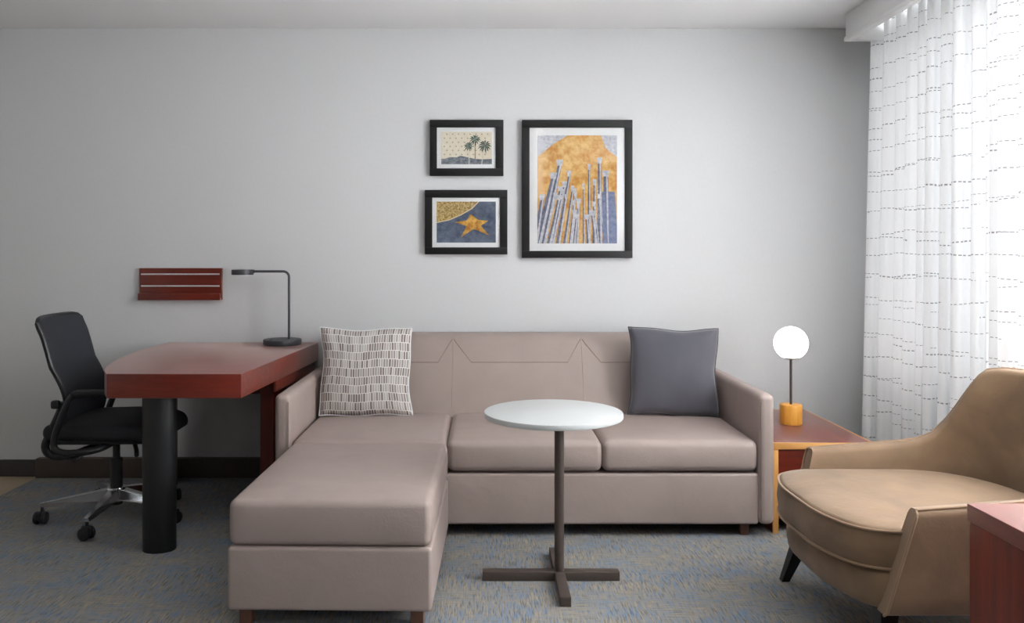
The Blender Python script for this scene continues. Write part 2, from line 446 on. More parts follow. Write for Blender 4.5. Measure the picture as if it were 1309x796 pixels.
# ---------------------------------------------------------------- sofa
def puffy(top=.02, front=.01, cor=.0):
    def fn(u, v, w_, p):
        q = max(0, 1 - u ** 4) * max(0, 1 - v ** 4)
        if w_ > 0: p = p + Vector((0, 0, top * q * w_))
        if v < 0: p = p + Vector((0, front * v * max(0, 1 - w_ * w_) * max(0, 1 - u ** 6), 0))
        p = p + Vector((.4 * front * u * max(0, 1 - w_ * w_), 0, 0))
        return p
    return fn
SX0, SX1 = -.888, 1.238; AX = .068
so = thing('sofa', 'taupe leather three seat sofa with low arms', 'sofa', ((SX0 + SX1) / 2, -.5, 0))
ox, oy = -(SX0 + SX1) / 2, .5
def sp(g): return xf(g, T(ox, oy, 0))
obj('base', sp(soft(SX0 + AX - .004, SX1 - AX + .004, -.985, -.06, .055, .272, .012, 3, (6, 1, 1))), 'sofa', so)
def armfn(u, v, w_, p):
    return p
for x0, x1 in ((SX0, SX0 + AX), (SX1 - AX, SX1)):
    arm = obj('arm', sp(soft(x0, x1, -1.0, -.05, .057, .612, .026, 4, (1, 6, 4))), 'sofa', so)
    s = 1 if x0 > 0 else -1
    xx = (x0 if s > 0 else x1) - 0
    obj('seam', sp(tube([(xx + s * .008, -1.0015, .07), (xx + s * .008, -1.002, .30), (xx + s * .008, -1.0, .58)], .0022, 6)), 'seam', arm)
# backrest: profile in y-z swept along x
prof = [(-.40, .06), (-.385, .40), (-.235, .745), (-.215, .778), (-.185, .793), (-.085, .793), (-.055, .775), (-.05, .06)]
bk = prism([(y, z) for y, z in prof], SX0 + AX - .006, SX1 - AX + .006, .012, 3)
bk = ([(p[2], p[0], p[1]) for p in bk[0]], bk[1])
back = obj('backrest', sp(bk), 'sofa', so, angle=50)
def on_back(x, z, off=.0005):     # point on the sloping front of the backrest
    t = (z - .40) / (.745 - .40); return (x, -.385 + t * .15 - off, z)
w3 = (SX1 - SX0 - 2 * AX) / 3
b1, b2 = SX0 + AX + w3, SX0 + AX + 2 * w3
for xx in (b1, b2):
    obj('seam', sp(tube([on_back(xx, .41), on_back(xx, .58), on_back(xx, .74), (xx, -.2165, .7795)], .0018, 6)), 'sofa', back)
zs = .655
for xa, xb in ((SX0 + AX, b1), (b1, b2), (b2, SX1 - AX)):
    obj('seam', sp(tube([(xa + .004, -.223, .768), on_back(xa + .02, .745), on_back(xa + .095, zs), on_back(xb - .075, zs), on_back(xb - .02, .745), (xb - .004, -.223, .768)], .0018, 6)), 'seam', back)
for i in range(3):
    x0 = SX0 + AX + i * w3
    obj('seat_cushion', sp(soft(x0 + .003, x0 + w3 - .003, -.99, -.37, .280, .412, .028, 4, (10, 10, 3), puffy(.012, .010))), 'sofa', so)
for x in (SX0 + .10, SX1 - .135):
    for y in (-.955, -.10):
        obj('leg', sp(hexa([(x + .004, y + .004, 0), (x + .036, y + .004, 0), (x + .036, y + .036, 0), (x + .004, y + .036, 0)],
                           [(x, y, .06), (x + .04, y, .06), (x + .04, y + .04, .06), (x, y + .04, .06)])), 'brown_leg', so)

# ottoman
OX, OY0, OY1 = -.488, -1.845, -1.012
ot = thing('ottoman', 'taupe leather ottoman pushed against the left sofa seat', 'ottoman', (OX, (OY0 + OY1) / 2, 0), -1.2)
hx, hy = .331, (OY1 - OY0) / 2
obj('base', soft(-hx, hx, -hy, hy, .055, .262, .014, 3, (6, 6, 2)), 'sofa', ot)
obj('cushion', soft(-hx + .004, hx - .004, -hy + .004, hy - .002, .2625, .412, .024, 4, (14, 14, 4), puffy(.010, .008)), 'sofa', ot)
for x in (-hx + .03, hx - .072):
    for y in (-hy + .03, hy - .07):
        obj('leg', soft(x, x + .042, y, y + .042, 0, .06, .003), 'brown_leg', ot)

# ---------------------------------------------------------------- pillows
def pillow(name, w_, h_, t_, mat, label, loc, rot, seed, piping=False):
    n = 28; V, F, UV = [], [], []
    rnd = random.Random(seed); a1, a2, a3 = (rnd.uniform(0, 6) for _ in range(3))
    idx = {}
    def pt(i, j, s):
        u = -1 + 2 * i / n; v = -1 + 2 * j / n
        edge = i in (0, n) or j in (0, n)
        key = (i, j, 0 if edge else s)
        if key in idx: return idx[key]
        bu = max(0, 1 - u * u); bv = max(0, 1 - v * v)
        th = t_ / 2 * (bu * bv) ** .42 * (1 + .05 * math.sin(3 * u + a1) * math.sin(3 * v + a2))
        x = u * w_ / 2 * (1 - .075 * bv) + .004 * math.sin(5 * v + a3) * (abs(u) > .5)
        y = v * h_ / 2 * (1 - .065 * bu) + .004 * math.sin(5 * u + a1)
        y -= .01 * (1 - v) * .5 * bu
        V.append((x, -s * th if not edge else 0, y)); UV.append((u * w_ / 2 + 5, v * h_ / 2 + 5)); idx[key] = len(V) - 1
        return idx[key]
    for s in (1, -1):
        for i in range(n):
            for j in range(n):
                q = [pt(i, j, s), pt(i + 1, j, s), pt(i + 1, j + 1, s), pt(i, j + 1, s)]
                F.append(tuple(q if s > 0 else q[::-1]))
    root = thing(name, label, 'pillow', loc); root.rotation_euler = tuple(R(a) for a in rot)
    o = obj('cover', (V, F), mat, root, angle=180)
    uvl = o.data.uv_layers.new(name='UVMap')
    for lp in o.data.loops: uvl.data[lp.index].uv = UV[lp.vertex_index]
    rim = [V[idx[(i, 0, 0)]] for i in range(n)] + [V[idx[(n, j, 0)]] for j in range(n)] + [V[idx[(i, n, 0)]] for i in range(n, 0, -1)] + [V[idx[(0, j, 0)]] for j in range(n, 0, -1)]
    obj('edge_seam', tube(rim, .0032, 6, True), 'slate_seam' if mat != 'pattern_fabric' else 'mat_white', root)
    return root
pillow('throw_pillow', .455, .43, .15, 'pattern_fabric', 'off white throw pillow with rows of grey brown dashes', (-.578, -.435, .632), (-12, 0, 3), 2)
pillow('throw_pillow', .44, .43, .15, 'slate_velvet', 'plain slate grey velvet throw pillow', (.935, -.435, .632), (-12, 1.5, -6), 5)

# ---------------------------------------------------------------- round table
rt = thing('pedestal_table', 'small round white table on a bronze cross foot', 'table', (.2814, -(1 - .681) * D, 0))
obj('table_top', disc(.257, .604, .624, .004, 72, loc=(-.022, 0, 0)), 'table_white', rt)
obj('mount_plate', disc(.06, .596, .6045, .002, 32), 'bronze', rt)
obj('pole', lathe([(.018, .03), (.018, .597)], 24), 'bronze', rt)
obj('foot_bar', soft(-.285, .222, -.019, .019, 0, .034, .002), 'bronze', rt)
obj('foot_bar', soft(-.019, .019, -.243, -.0185, 0, .034, .002), 'bronze', rt)
obj('foot_bar', soft(-.019, .019, .0185, .243, 0, .034, .002), 'bronze', rt)

# ---------------------------------------------------------------- desk
DZ = .729
dk = thing('desk', 'mahogany peninsula desk with rounded corner and black column leg', 'desk', (-1.3, -.6, 0))
dx, dy = 1.3, .6
pl = [(-1.711, -.006), (-1.721, -.297), (-1.703, -.527), (-1.668, -.765), (-1.610, -.977), (-1.56, -1.105), (-1.505, -1.205)]
left = [(p.x, p.y) for p in smooth_path([(x, y, 0) for x, y in pl], 4)]
plan = left + [(-.967, -1.205), (-.898, -.006)]
def dp(g): return xf(g, T(dx, dy, 0))
obj('desk_top', dp(prism(plan, DZ - .098, DZ, .004, 2)), 'mahogany_x', dk)
obj('side_panel', dp(soft(-1.05, -.985, -.62, -.06, 0, DZ - .098, .003)), 'mahogany_z', dk)
obj('side_panel', dp(soft(-1.685, -1.645, -.16, -.06, 0, DZ - .098, .003)), 'mahogany_z', dk)
obj('back_panel', dp(soft(-1.645, -1.05, -.075, -.05, .46, DZ - .098, .002)), 'mahogany_x', dk)
obj('apron_strip', dp(hexa([(-.965, -.70, .575), (-.955, -.70, .575), (-.915, -.03, .575), (-.925, -.03, .575)],
                           [(-.965, -.70, DZ - .098), (-.955, -.70, DZ - .098), (-.915, -.03, DZ - .098), (-.925, -.03, DZ - .098)])), 'mahogany_y', dk)
cl = obj('column_leg', dp(lathe([(.066, .0), (.067, .004), (.067, DZ - .098)], 40, (-1.327, -1.12, 0), 1, .85)), 'black_metal', dk)

# ---------------------------------------------------------------- desk lamp
dl = thing('desk_lamp', 'dark grey desk lamp with round flat head and bent arm', 'lamp', (-1.066, -.125, DZ))
obj('base', disc(.0995, 0, .030, .004, 48), 'lamp_grey', dl)
obj('touch_button', disc(.008, .030, .033, .001, 16, loc=(-.05, -.045, 0)), 'black_plastic', dl)
hh = ZC - (346.8 - YH) * .971 / S - DZ
xs = (369.5 - 361) * .971 / S
pts = [(xs, .0, .028)] + [(xs, 0, hh - .03)] + [(xs - .03 + .03 * math.cos(R(a)), 0, hh - .03 + .03 * math.sin(R(a))) for a in range(15, 91, 15)] + [(-.154, 0, hh)]
obj('stem', tube(pts, .0066, 12), 'lamp_grey', dl)
obj('head_joint', tube([(-.166, 0, hh), (-.148, 0, hh)], .009, 12), 'lamp_grey', dl)
hd = obj('lamp_head', disc(.057, hh - .018, hh + .010, .003, 40, loc=(-.211, 0, 0)), 'lamp_grey', dl)
obj('diffuser', disc(.050, hh - .021, hh - .0175, .001, 40, loc=(-.211, 0, 0)), 'mat_white', hd)

# ---------------------------------------------------------------- wall organiser
wo = thing('wall_organizer', 'mahogany wall mail holder with two silver rails above the desk', 'wall shelf', ((232.5 - XV) / S, -.001, ZC - (383 - YH) / S))
W2 = (285 - 180) / S / 2; Hh = (383 - 342.5) / S
obj('back_board', soft(-W2, W2, -.02, 0, 0, Hh, .002), 'mahogany_x', wo)
obj('front_lip', soft(-W2 + .002, W2 - .002, -.045, -.036, 0, .037, .002), 'mahogany_x', wo)
obj('ledge', soft(-W2 + .002, W2 - .002, -.0365, -.0195, 0, .010, .001), 'mahogany_x', wo)
for z in (Hh - .033, Hh - .097):
    obj('rail', tube([(-W2 + .012, -.0232, z), (W2 - .012, -.0232, z)], .0042, 10), 'silver', wo)

# ---------------------------------------------------------------- framed pictures
def flat(name, c, amt=.0, scale=30, rough=.7, c2=None):
    t = NT(name)
    if amt:
        n = t.noise(t.coords(), scale, 4, .65)
        a = lin(c); b = lin(c2) if c2 else tuple(min(1, x * (1 + amt)) for x in a[:3]) + (1,)
        t.bsdf(t.ramp(n, [(.36, a), (.64, b)]), rough, 0, .2)
    else: t.bsdf(lin(c), rough, 0, .2)
    MAT[name] = t.m
flat('print_cream', (222, 212, 190), .1, 40, c2=(230, 222, 204)); flat('print_dot', (176, 166, 146))
flat('print_hill', (84, 92, 104), 1, 55, c2=(140, 146, 152)); flat('print_palm', (42, 66, 58), 1, 90, c2=(70, 100, 88)); flat('print_trunk', (210, 204, 190))
flat('print_trunk_dark', (104, 102, 96))
flat('print_slate', (70, 82, 104), 1, 30, c2=(104, 114, 132)); flat('print_gold', (160, 104, 34), 1, 30, c2=(226, 178, 92))
flat('print_glitter', (120, 92, 44), 1, 130, c2=(214, 188, 128)); flat('print_line', (216, 200, 168))
flat('print_ochre', (196, 134, 52), 1, 24, c2=(228, 192, 126)); flat('print_pale', (226, 216, 200))
flat('print_bar_dark', (84, 88, 108), 1, 60, c2=(124, 128, 146)); flat('print_bar_light', (172, 176, 188), 1, 60, c2=(214, 214, 218)); flat('print_bar_blue', (104, 114, 150), 1, 50, c2=(138, 148, 178))

def clip(poly, w_, h_):
    def cut(P, f, inter):
        out = []
        for i in range(len(P)):
            a, b = P[i - 1], P[i]
            if f(b):
                if not f(a): out.append(inter(a, b))
                out.append(b)
            elif f(a): out.append(inter(a, b))
        return out
    for ax, lim, sg in ((0, w_ / 2, 1), (0, -w_ / 2, -1), (1, h_ / 2, 1), (1, -h_ / 2, -1)):
        f = lambda p: sg * p[ax] <= sg * lim + 1e-9
        def inter(a, b):
            t = (lim - a[ax]) / (b[ax] - a[ax]); return (a[0] + t * (b[0] - a[0]), a[1] + t * (b[1] - a[1]))
        poly = cut(poly, f, inter)
        if len(poly) < 3: return []
    return poly

def picture(label, outer, opening, pr, layers):
    """pixel boxes on the back wall; layers = [(material, [polys in metres])]"""
    x0, y0, x1, y1 = outer
    def m(b): return ((b[0] + b[2]) / 2, (b[1] + b[3]) / 2, (b[2] - b[0]) / S, (b[3] - b[1]) / S)
    cx, cy, W, H = m(outer)
    k = 1 - .03 / D      # the frame stands 3 cm proud of the wall
    root = thing('framed_picture', label, 'picture', ((cx - XV) / S * k, -.002, ZC - (cy - YH) / S * k), group='framed pictures above the sofa')
    W *= k; H *= k; _, _, w1, h1 = m(opening); w1 *= k; h1 *= k
    lb, rb = (opening[0] - x0) / S * k, (x1 - opening[2]) / S * k
    tb, bb_ = (opening[1] - y0) / S * k, (y1 - opening[3]) / S * k
    obj('frame', merge(soft(-W / 2, W / 2, -.028, 0, H / 2 - tb, H / 2, .002), soft(-W / 2, W / 2, -.028, 0, -H / 2, -H / 2 + bb_, .002),
        soft(-W / 2, -W / 2 + lb, -.028, 0, -H / 2 + bb_, H / 2 - tb, .002), soft(W / 2 - rb, W / 2, -.028, 0, -H / 2 + bb_, H / 2 - tb, .002)), 'black_frame', root)
    obj('mat_board', soft(-W / 2 + .004, W / 2 - .004, -.019, -.004, -H / 2 + .01, H / 2 - .01, .001, 1), 'mat_white', root)
    px, py, pw, ph = m(pr); pw *= k; ph *= k; ox_, oz_ = (px - cx) / S * k, -(py - cy) / S * k
    V, F, FM, mats = [], [], [], []
    for li, (mt, polys) in enumerate(layers):
        if mt not in mats: mats.append(mt)
        for P in polys:
            P = clip(P, 1.0, 1.0) 
            if len(P) < 3: continue
            o = len(V); V += [(ox_ + p[0] * pw, -.0193 - .000012 * len(F), oz_ + p[1] * ph) for p in P]
            F.append(tuple(range(o, o + len(P)))); FM.append(mats.index(mt))
    me = bpy.data.meshes.new('print'); me.from_pydata(V, [], F)
    for mt in mats: me.materials.append(MAT[mt])
    for p, i in zip(me.polygons, FM): p.material_index = i
    o = bpy.data.objects.new('print', me); col.objects.link(o); o.parent = root
    obj('glazing', soft(-w1 / 2 - .002, w1 / 2 + .002, -.0235, -.0217, -h1 / 2 - .002, h1 / 2 + .002, .0005, 1), 'glass', root)
full = [[(-.5, -.5), (.5, -.5), (.5, .5), (-.5, .5)]]
# palms (unit square, aspect ~1.55)
def quad(x0, y0, x1, y1, w0, w1): return [(x0 - w0, y0), (x0 + w0, y0), (x1 + w1, y1), (x1 - w1, y1)]
asp = 64.8 / 41.6
def palm(cx, cy, r):
    polys = []
    for k in range(13):
        a = 2 * math.pi * k / 13 + random.uniform(-.1, .1); L = r * random.uniform(.85, 1.1)
        tip = (cx + L * math.cos(a), cy + (L * math.sin(a) - .18 * L) * asp)
        mid = (cx + .6 * L * math.cos(a), cy + .6 * L * math.sin(a) * asp)
        nx, ny = -math.sin(a) * (.11) * r, math.cos(a) * .11 * r * asp
        polys.append([(cx, cy), (mid[0] + nx, mid[1] + ny), tip, (mid[0] - nx, mid[1] - ny)])
    return polys
dots = []
for i in range(9):
    for j in range(6):
        x, y = -.44 + i * .115 + (.05 if j % 2 else 0), -.2 + j * .125
        if x < .48: dots.append([(x - .012, y - .02), (x + .012, y - .02), (x + .016, y + .008), (x, y + .028), (x - .016, y + .008)])
hill = [[(-.5, -.5)] + [(.5, -.5), (.5, -.34), (.3, -.35), (.15, -.33), (.0, -.28), (-.12, -.24), (-.2, -.29), (-.34, -.28), (-.42, -.33), (-.5, -.33)]]
picture('small black framed picture of three palm trees', (549.4, 153, 643.7, 224.5), (558.4, 162.6, 633.6, 215), (564, 168, 628.8, 209.6), [
    ('print_cream', full), ('print_dot', dots), ('print_hill', hill),
    ('print_trunk', [quad(.05, -.5, .05, .06, .008, .006), quad(.30, -.5, .34, .06, .008, .006)]), ('print_trunk_dark', [quad(.17, -.34, .165, .24, .008, .006)]),
    ('print_palm', palm(.04, .06, .105) + palm(.165, .27, .12) + palm(.36, .08, .135))])
star_pts = [(.075, .2), (.20, .055), (.374, .033), (.25, -.09), (.39, -.324), (.13, -.165), (-.09, -.371), (.005, -.10), (-.19, 0), (.015, .045)]
star = [[(.12, -.06), star_pts[k - 1], star_pts[k], star_pts[(k + 1) % 10]] for k in range(0, 10, 2)]
picture('black framed picture of a gold star on slate blue', (543, 242.6, 648.7, 325), (552.6, 252.4, 639, 316), (558, 257.4, 633.8, 310), [
    ('print_slate', full), ('print_glitter', [[(-.5, .5), (-.5, 0), (-.3, .06), (-.1, .18), (.08, .33), (.2, .5)]]),
    ('print_line', [[(-.5, 0), (-.5, -.022), (-.29, .04), (-.3, .06)], [(-.3, .06), (-.29, .04), (-.085, .165), (-.1, .18)], [(-.1, .18), (-.085, .165), (.1, .32), (.08, .33)], [(.08, .33), (.1, .32), (.225, .5), (.2, .5)]]),
    ('print_gold', star)])
# large print: a plain composition of leaning slate and white bars on ochre
bars_d, bars_l, bars_b, caps = [], [], [], []
rb_ = random.Random(21)
for x0, x1, y1, w_ in ((-.46, -.30, .10, .05), (-.40, -.22, .22, .045), (-.30, -.16, .02, .035), (-.22, -.10, .12, .03), (-.14, -.06, -.02, .025), (-.07, -.02, -.08, .02),
                       (.10, .08, .00, .016), (.17, .15, .18, .022), (.24, .22, .04, .026), (.32, .28, .24, .035), (.42, .36, .12, .05), (-.5, -.44, -.10, .04), (-.02, .01, -.18, .014)):
    bars_d.append(quad(x0 - w_, -.55, x1, y1, w_, w_ * .55)); bars_l.append(quad(x0 - w_ * .4, -.55, x1 + w_ * .25, y1, w_ * .38, w_ * .2))
    caps.append([(x1 - w_ * .7, y1), (x1 + w_ * .7, y1), (x1 + w_ * .95, y1 + .055), (x1 - w_ * .95, y1 + .055)])
for _ in range(16):
    x0 = rb_.choice((rb_.uniform(-.48, 0), rb_.uniform(.1, .48))); x1 = .08 + (x0 - .08) * .68; y1 = rb_.uniform(-.32, -.02) + .25 * abs(x0); w_ = rb_.uniform(.012, .03)
    bars_d.append(quad(x0, -.55, x1, y1, w_, w_ * .5)); bars_l.append(quad(x0 + w_ * .5, -.55, x1 + w_ * .3, y1, w_ * .4, w_ * .2))
    caps.append([(x1 - w_ * .8, y1), (x1 + w_ * .8, y1), (x1 + w_ * 1.2, y1 + .045), (x1 - w_ * 1.2, y1 + .045)])
for x, w_ in ((.46, .06), (.36, .03)): bars_b.append(quad(x, -.55, x - .03, -.02, w_, w_ * .7))
sky = [[(-.5, .5), (-.5, .30), (-.30, .42), (-.12, .5)], [(.30, .5), (.36, .38), (.5, .30), (.5, .5)]]
picture('large black framed picture of slate and white bars on ochre', (667.2, 153, 808.7, 329.6), (677, 162.9, 799, 320.5), (687, 172.7, 789, 311), [
    ('print_ochre', full), ('print_bar_light', sky), ('print_bar_dark', bars_d), ('print_bar_light', bars_l), ('print_bar_blue', bars_b), ('print_bar_light', caps)])

# ---------------------------------------------------------------- side table and globe lamp
TZ = .392
X0, X1, Y0, Y1 = 1.252, 1.69, -(1 - .792) * D, -(1 - .965) * D
st = thing('side_table', 'low mahogany side table edged in pale maple beside the sofa', 'side table', ((X0 + X1) / 2, (Y0 + Y1) / 2, 0))
a, b = (X1 - X0) / 2, (Y1 - Y0) / 2
tp = obj('table_top', soft(-a + .009, a - .009, -b + .009, b - .009, TZ - .026, TZ, .001, 1), 'mahogany_y', st)
for g, m_ in ((soft(-a, a, -b, -b + .009, TZ - .028, TZ + .0005, .001, 1), 'maple_x'), (soft(-a, a, b - .009, b, TZ - .028, TZ + .0005, .001, 1), 'maple_x'),
              (soft(a - .009, a, -b + .009, b - .009, TZ - .028, TZ + .0005, .001, 1), 'maple_y'), (soft(-a, -a + .009, -b + .009, b - .009, TZ - .028, TZ + .0005, .001, 1), 'maple_y')):
    obj('edge_strip', g, m_, tp)
for s in (-1, 1):
    sd = obj('side_panel', soft(min(s * a, s * (a - .022)), max(s * a, s * (a - .022)), -b + .012, b - .006, 0, TZ - .028, .001, 1), 'mahogany_z', st)
    obj('edge_strip', soft(min(s * a, s * (a - .024)), max(s * a, s * (a - .024)), -b + .004, -b + .012, 0, TZ - .028, .001, 1), 'maple_z', sd)
obj('back_panel', soft(-a + .022, a - .022, b - .02, b - .01, .03, TZ - .028, .001, 1), 'mahogany_x', st)
dr = obj('drawer_front', soft(-a + .026, a - .026, -b + .012, -b + .03, TZ - .16, TZ - .032, .002), 'mahogany_x', st)
obj('shelf', soft(-a + .022, a - .022, -b + .012, b - .02, .06, .08, .001, 1), 'mahogany_x', st)

gl = thing('globe_lamp', 'small table lamp with glowing white globe on honey wood base', 'lamp', (1.479, -(1 - .882) * D, TZ + .0006))
obj('base', disc(.052, 0, .094, .003, 40), 'honey_wood', gl)
zc_ = ZC - (438.5 - YH) * .882 / S - TZ
obj('stem', lathe([(.0062, .09), (.0062, zc_ - .07)], 14), 'bronze', gl)
obj('cup', lathe([(.012, zc_ - .079), (.036, zc_ - .074), (.040, zc_ - .0685), (.036, zc_ - .068)], 32), 'bronze', gl)
obj('globe', lathe([(.0795 * math.cos(R(t)), zc_ + .0795 * math.sin(R(t))) for t in range(-60, 90, 6)] + [(.001, zc_ + .0795)], 40), 'globe_glow', gl, angle=180)

# ---------------------------------------------------------------- tan armchair (faces -X)
ac = thing('armchair', 'tan velvet lounge armchair with sloping back and black legs', 'armchair', (1.5, -1.81, 0), 0.3)
HW = .39            # half width outside
def ushape(n=72):
    """outer plan of the shell from near arm front round the back to far arm front: (x, y, nx, ny, frac)"""
    pts = []
    a_, b_ = .375, HW; xs_ = .02; xf_ = -.285
    for i in range(12): pts.append((xf_ + (xs_ - xf_) * i / 12, -HW))
    for i in range(49):
        t = -math.pi / 2 + math.pi * i / 48
        c, s_ = math.cos(t), math.sin(t)
        pts.append((xs_ + a_ * abs(c) ** .85, b_ * math.copysign(abs(s_) ** .9, s_)))
    for i in range(1, 13): pts.append((xs_ - (xs_ - xf_) * i / 12, HW))
    return pts
def sstep(a_, b_, t):
    t = max(0, min(1, (t - a_) / (b_ - a_))); return t * t * (3 - 2 * t)
UP = ushape(); NU = len(UP)
ZB = .186
TOPZ = [(-.30, .488), (-.1, .503), (.06, .515), (.12, .526), (.165, .550), (.215, .618), (.246, .688), (.278, .762), (.298, .791), (.33, .802), (.5, .808)]
def topz(x):
    for (xa, za), (xb, zb) in zip(TOPZ, TOPZ[1:]):
        if x <= xb: return za + (zb - za) * (x - xa) / (xb - xa)
    return TOPZ[-1][1]
def shell_ring(i):
    x, y = UP[i]
    x2, y2 = UP[min(i + 1, NU - 1)]; x1, y1 = UP[max(i - 1, 0)]
    tg = Vector((x2 - x1, y2 - y1)).normalized(); nrm = Vector((-tg.y, tg.x))   # points inward
    if nrm.dot(Vector((-x, -y))) < 0 and x > 0: nrm = -nrm
    if x <= 0: nrm = Vector((0, 1 if y < 0 else -1))
    zt = topz(x); th = .052
    fw = sstep(-.02, -.285, x) if False else max(0, min(1, (-.05 - x) / .235))
    lean = .03 * sstep(.1, .36, x)
    pts = []
    # outer bottom .. outer top, rounded rim, inner top .. inner bottom
    zs_ = [ZB, ZB + .01] + [ZB + .01 + (zt - .02 - ZB - .01) * k / 6 for k in range(1, 7)]
    sec = [(.012, ZB)] + [(0, z) for z in zs_[1:]] + [(.004, zt - .008), (.012, zt - .001), (.026, zt), (.040, zt - .001), (.048, zt - .008)]
    sec += [(th + .02 * (1 - k / 5) * 0 + .012 * (k / 5), zt - .02 - (zt - .02 - .27) * k / 5) for k in range(6)] + [(.055, ZB)]
    for o_, z in sec:
        hfr = (z - ZB) / (.5 - ZB)
        px = x + nrm.x * o_ - fw * .085 * max(0, 1 - hfr) + lean * (z - .45) / .35 * (z > .45)
        py = y + nrm.y * o_ + (0.018 * (1 if y < 0 else -1) * max(0, 1 - hfr) if abs(y) > .1 else 0)
        pts.append((px, py, z))
    return pts
rings = [shell_ring(i) for i in range(NU)]
m_ = len(rings[0]); V = [p for r in rings for p in r]; F = []
for i in range(NU - 1):
    for k in range(m_):
        q = (k + 1) % m_; F.append((i * m_ + k, i * m_ + q, (i + 1) * m_ + q, (i + 1) * m_ + k))
F.append(tuple(range(m_))); F.append(tuple((NU - 1) * m_ + k for k in reversed(range(m_))))
sh = obj('shell', (V, F), 'tan_velvet', ac, angle=55)
obj('piping', tube([Vector(r[9]) + Vector((0, 0, .001)) for r in rings], .0042, 8), 'tan_piping', sh)
for e in (0, NU - 1):
    r = rings[e]
    obj('piping', tube([Vector(p) + Vector((-.002, 0, 0)) for p in r[0:10]], .0042, 8), 'tan_piping', sh)
def offset_plan(P, d):
    c = Vector((sum(p[0] for p in P) / len(P), sum(p[1] for p in P) / len(P)))
    out = []; n = len(P)
    for i in range(n):
        a_, b_ = Vector(P[i - 1]), Vector(P[(i + 1) % n]); t = (b_ - a_).normalized(); nr = Vector((t.y, -t.x))
        if nr.dot(Vector(P[i]) - c) < 0: nr = -nr
        out.append(tuple(Vector(P[i]) + nr * d))
    return out
def round_corners(P, k=3):
    for _ in range(k):
        Q = []
        for i in range(len(P)):
            a_, b_ = Vector(P[i]), Vector(P[(i + 1) % len(P)])
            Q += [tuple(a_ * .75 + b_ * .25), tuple(a_ * .25 + b_ * .75)]
        P = Q
    return P
def plan_loft(P, sec, dome=0, nd=6):
    """sec: list of (inset, z); top closed by shrinking rings with a dome"""
    V, F = [], []; n = len(P)
    c = Vector((sum(p[0] for p in P) / n, sum(p[1] for p in P) / n))
    rgs = [[(x, y, z) for x, y in offset_plan(P, -o_)] for o_, z in sec]
    last = rgs[-1]; zt = sec[-1][1]
    for k in range(1, nd):
        f = 1 - k / nd
        rgs.append([(c.x + (x - c.x) * f, c.y + (y - c.y) * f, zt + dome * (1 - f ** 2.5)) for x, y, z in last])
    for r in rgs: V += r
    for k in range(len(rgs) - 1):
        for i in range(n):
            j = (i + 1) % n; F.append((k * n + i, k * n + j, (k + 1) * n + j, (k + 1) * n + i))
    F.append(tuple(reversed(range(n)))); F.append(tuple((len(rgs) - 1) * n + i for i in range(n)))
    return V, F
PB = round_corners([(-.455, 0), (-.452, -.17), (-.375, -.362), (0, -.362), (.2, -.3), (.3, 0), (.2, .3), (0, .362), (-.375, .362), (-.452, .17)], 3)
obj('seat_base', plan_loft(PB, [(.02, ZB), (.004, ZB + .008), (0, ZB + .03), (0, .285), (.012, .300)], 0, 3), 'tan_velvet', ac, angle=60)
PC = round_corners([(-.482, 0), (-.476, -.17), (-.40, -.338), (-.15, -.336), (.1, -.33), (.24, -.22), (.30, 0), (.24, .22), (.1, .33), (-.15, .336), (-.41, .338), (-.482, .17)], 3)
cs = obj('seat_cushion', plan_loft(PC, [(.02, .296), (.006, .302), (0, .315), (-.006, .36), (0, .408), (.006, .418), (.014, .423)], .022, 8), 'tan_velvet', ac, angle=180)
for z, ins in ((.306, 0), (.413, -.0)):
    obj('piping', tube([(x, y, z) for x, y in offset_plan(PC, -ins)], .0045, 8, True), 'tan_piping', cs)
for sx_, sy_ in ((-1, 1), (-1, -1), (1, 1), (1, -1)):
    xt, yt = (-.335 if sx_ < 0 else .25), sy_ * .30; xb, yb = (-.385 if sx_ < 0 else .31), sy_ * .365
    def sq(x, y, z, h): return [(x - h, y - h, z), (x + h, y - h, z), (x + h, y + h, z), (x - h, y + h, z)]
    obj('leg', hexa(sq(xb, yb, 0, .014), sq(xt, yt, .20, .027)), 'chair_leg_black', ac)

# ---------------------------------------------------------------- cabinet in the right foreground
CZ = .57; cdp = (ZC - CZ) * S / (643 - YH); CX = (1236 - XV) * cdp / S; CYb = -(1 - cdp) * D
cb = thing('cabinet', 'mahogany cabinet at the lower right corner in front of armchair', 'cabinet', (CX + .3, CYb - .3, 0))
obj('cabinet_top', soft(-.3, .3, -.3, .3, CZ - .043, CZ, .002), 'mahogany_y', cb)
obj('body', soft(-.296, .29, -.29, .296, .0, CZ - .0425, .002), 'mahogany_z', cb)
for z0, z1 in ((.05, .27), (.28, .515)):
    d_ = obj('drawer', soft(-.27, .265, -.306, -.289, z0, z1, .002), 'mahogany_x', cb)
    obj('handle', tube([(-.06, -.305, (z0 + z1) / 2), (-.06, -.33, (z0 + z1) / 2), (.06, -.33, (z0 + z1) / 2), (.06, -.305, (z0 + z1) / 2)], .005, 8), 'silver', d_)

